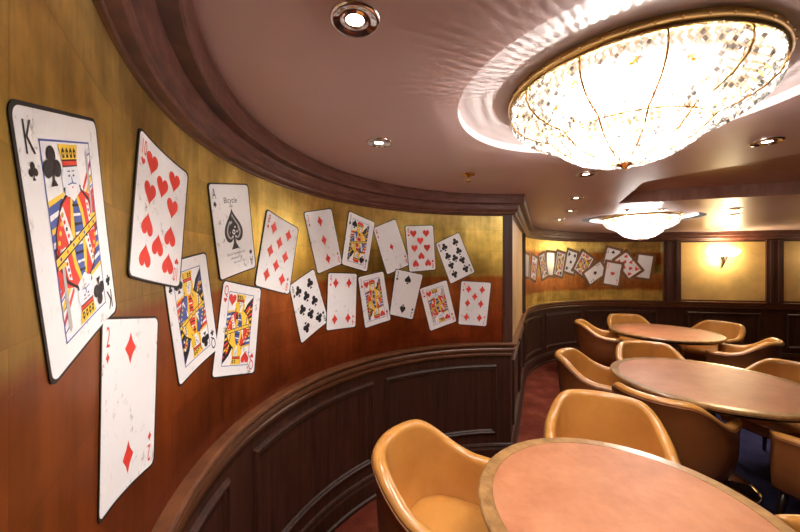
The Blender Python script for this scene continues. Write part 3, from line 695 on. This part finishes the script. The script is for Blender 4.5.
# ------------------------------------------------------------------ tub chairs; local +Y is the way the sitter faces
def make_chair():
    root = empty('tub_chair')
    nst = 45
    def centre(t):                                                    # t -1..1 along the U; returns point and outward normal
        L_arm, a, b_ = .22, .275, .27
        arc = PI*.5*(a+b_); tot = arc+2*L_arm; d = (t+1)/2*tot
        if d < L_arm: k = d/L_arm; return (-(a-.012*(1-k)), L_arm*(1-k)), (-1, 0)
        if d > L_arm+arc: k = (d-L_arm-arc)/L_arm; return (a-.012*k, L_arm*k), (1, 0)
        th = PI+(d-L_arm)/arc*PI; n = Vector((math.cos(th)/a, math.sin(th)/b_)).normalized()
        e = 2/2.35; c_, s_ = math.cos(th), math.sin(th)
        return (a*math.copysign(abs(c_)**e, c_), b_*math.copysign(abs(s_)**e, s_)), (n.x, n.y)
    def top(t):
        u = abs(t); k = min(1, max(0, (u-.24)/.50)); k = k*k*(3-2*k); return .80-.155*k-.010*max(0, (u-.8)/.2)
    vs = []; sts = [-1+2*i/(nst-1) for i in range(nst)]
    K = None
    for t in sts:
        (x, y), (nx_, ny_) = centre(t); h = top(t); u = abs(t)
        end = max(0, (u-.90)/.10); th = .030*math.sqrt(max(.05, 1-end**2))   # half thickness, pinched shut at the arm ends
        lean = .035*(1-min(1, u/.5))                                  # the back leans out a little at the top
        cs = []
        def P(off, z):
            f_ = (z-.45)/.37; o_ = off+lean*max(-.3, f_); return (x+nx_*o_, y+ny_*o_, z)
        cs = [P(-.060, .285), P(-.025, .285), P(-.004, .31), P(th*.55, .40), P(th*.8, .52), P(th*.85, h-.07)]
        R_ = th*1.0
        for j in range(9):
            a = -.1+ (PI+.2)*j/8; cs.append(P(R_*math.cos(a)+ .006, h-R_+R_*math.sin(a)))
        cs += [P(-th*.80, h-.07), P(-th*.85, .50), P(-th*.8-.01, .40), P(-.060, .34)]
        K = len(cs); vs += cs
    fs_o = []; fs_i = []
    for i in range(nst-1):
        for j in range(K):
            f_ = (i*K+j, i*K+(j+1) % K, (i+1)*K+(j+1) % K, (i+1)*K+j)
            (fs_o if j < 7 else fs_i).append(f_)
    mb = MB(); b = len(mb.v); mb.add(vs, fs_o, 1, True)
    for f_ in fs_i: mb.f.append(f_); mb.m.append(0); mb.sm.append(True)
    for f_ in (tuple(range(K)), tuple((nst-1)*K+j for j in range(K))): mb.f.append(f_); mb.m.append(0); mb.sm.append(True)
    mb.build('shell', [M_LEATH, M_LEATHO], root)
    mb = MB()                                                         # piping where the inner and outer hides meet
    mb.tube([vs[i*K+6] for i in range(nst)], .0038, 6); mb.build('piping', M_LEATHO, root)
    # cushion
    mb = MB(); rows = [(.0, .457), (.6, .455), (.86, .447), (.96, .433), (1., .415), (1., .395), (.97, .38)]; n = 48; vv = []
    for k, z in rows:
        for i in range(n):
            a = 2*PI*i/n; e = 2/3.0; c_, s_ = math.cos(a), math.sin(a)
            vv.append((.238*k*math.copysign(abs(c_)**e, c_), .02+.245*k*math.copysign(abs(s_)**e, s_), z))
    ff = [(j*n+i, j*n+(i+1) % n, (j+1)*n+(i+1) % n, (j+1)*n+i) for j in range(len(rows)-1) for i in range(n)]
    mb.add(vv, ff, 0, True); mb.build('seat_cushion', M_LEATH, root)
    mb = MB(); rows = [(1., .40), (1.0, .36), (1.0, .31), (.97, .295), (.0, .292)]; vv = []
    for k, z in rows:
        for i in range(n):
            a = 2*PI*i/n; e = 2/3.2; c_, s_ = math.cos(a), math.sin(a)
            vv.append((.248*k*math.copysign(abs(c_)**e, c_), .005+.245*k*math.copysign(abs(s_)**e, s_), z))
    ff = [(j*n+i, j*n+(i+1) % n, (j+1)*n+(i+1) % n, (j+1)*n+i) for j in range(len(rows)-1) for i in range(n)]
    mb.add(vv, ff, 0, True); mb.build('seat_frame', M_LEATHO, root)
    for sx_ in (-1, 1):
        for sy_ in (-1, 1):
            mb = MB(); mb.tube([(sx_*.19, .01+sy_*.18, .30), (sx_*.225, .01+sy_*.215, .0005)], [.022, .012], 10); mb.build('leg', M_DARK, root)
    return root
proto = make_chair()
def face(x, y, tb, dev=0):
    c = TB[tb][0]; return math.atan2(c[1]-y, c[0]-x)-PI/2+math.radians(dev)
chairs = [  # x, y, table, turn off the table centre, label
 (.215,1.45,0,0,'tan tub chair at the lower left, its left side nearest the wainscot'),
 (1.125,1.83,0,0,'tan tub chair directly behind the nearest table, facing the camera'),
 (1.79,2.22,1,0,'tub chair showing its brown back, between the nearest and middle tables'),
 (1.72,2.92,1,0,'tan tub chair at the left side of the middle table'),
 (2.44,3.20,1,0,'tub chair behind the middle table, its back top half hidden by the table edge'),
 (2.97,2.62,1,0,'tub chair at the right of the middle table, cut by the frame edge'),
 (2.48,1.82,1,0,'dark brown tub chair back at the right frame edge in front of the middle table'),
 (2.78,4.62,2,0,'tub chair at the left of the farthest table, against the dark wainscot'),
 (3.54,5.12,2,0,'tub chair behind the left end of the farthest table'),
 (4.23,4.55,2,0,'tub chair at the right end of the farthest table, below the sconce'),
 (1.60,.975,0,0,'tub chair arm peeking in at the bottom right corner beside the nearest table'),
 (3.78,3.74,2,0,'tub chair in front and right of the farthest table, seen from its side')]
for i, (x, y, tb, dev, lab) in enumerate(chairs):
    o = proto if i == 0 else copy_tree(proto)
    o.location = (x, y, 0); o.rotation_euler = (0, 0, face(x, y, tb, dev)); tag(o, lab, 'chair', 'tan leather tub chairs')

# ------------------------------------------------------------------ world, camera, view
w = bpy.data.worlds.new('world'); sc.world = w; w.use_nodes = True
w.node_tree.nodes['Background'].inputs[0].default_value = (.05,.045,.04,1); w.node_tree.nodes['Background'].inputs[1].default_value = 1
cam = bpy.data.cameras.new('camera'); co_ = bpy.data.objects.new('camera', cam); COL.objects.link(co_)
co_.location = (0, 0, 1.6); co_.rotation_euler = (PI/2, 0, 0); cam.sensor_width = 36; cam.lens = 335/800*36; cam.shift_y = -.0025; cam.clip_start = .02
sc.camera = co_
sc.view_settings.view_transform = 'Standard'; sc.view_settings.look = 'None'; sc.view_settings.exposure = 1.75; sc.view_settings.gamma = 1
sc.view_settings.use_curve_mapping = False
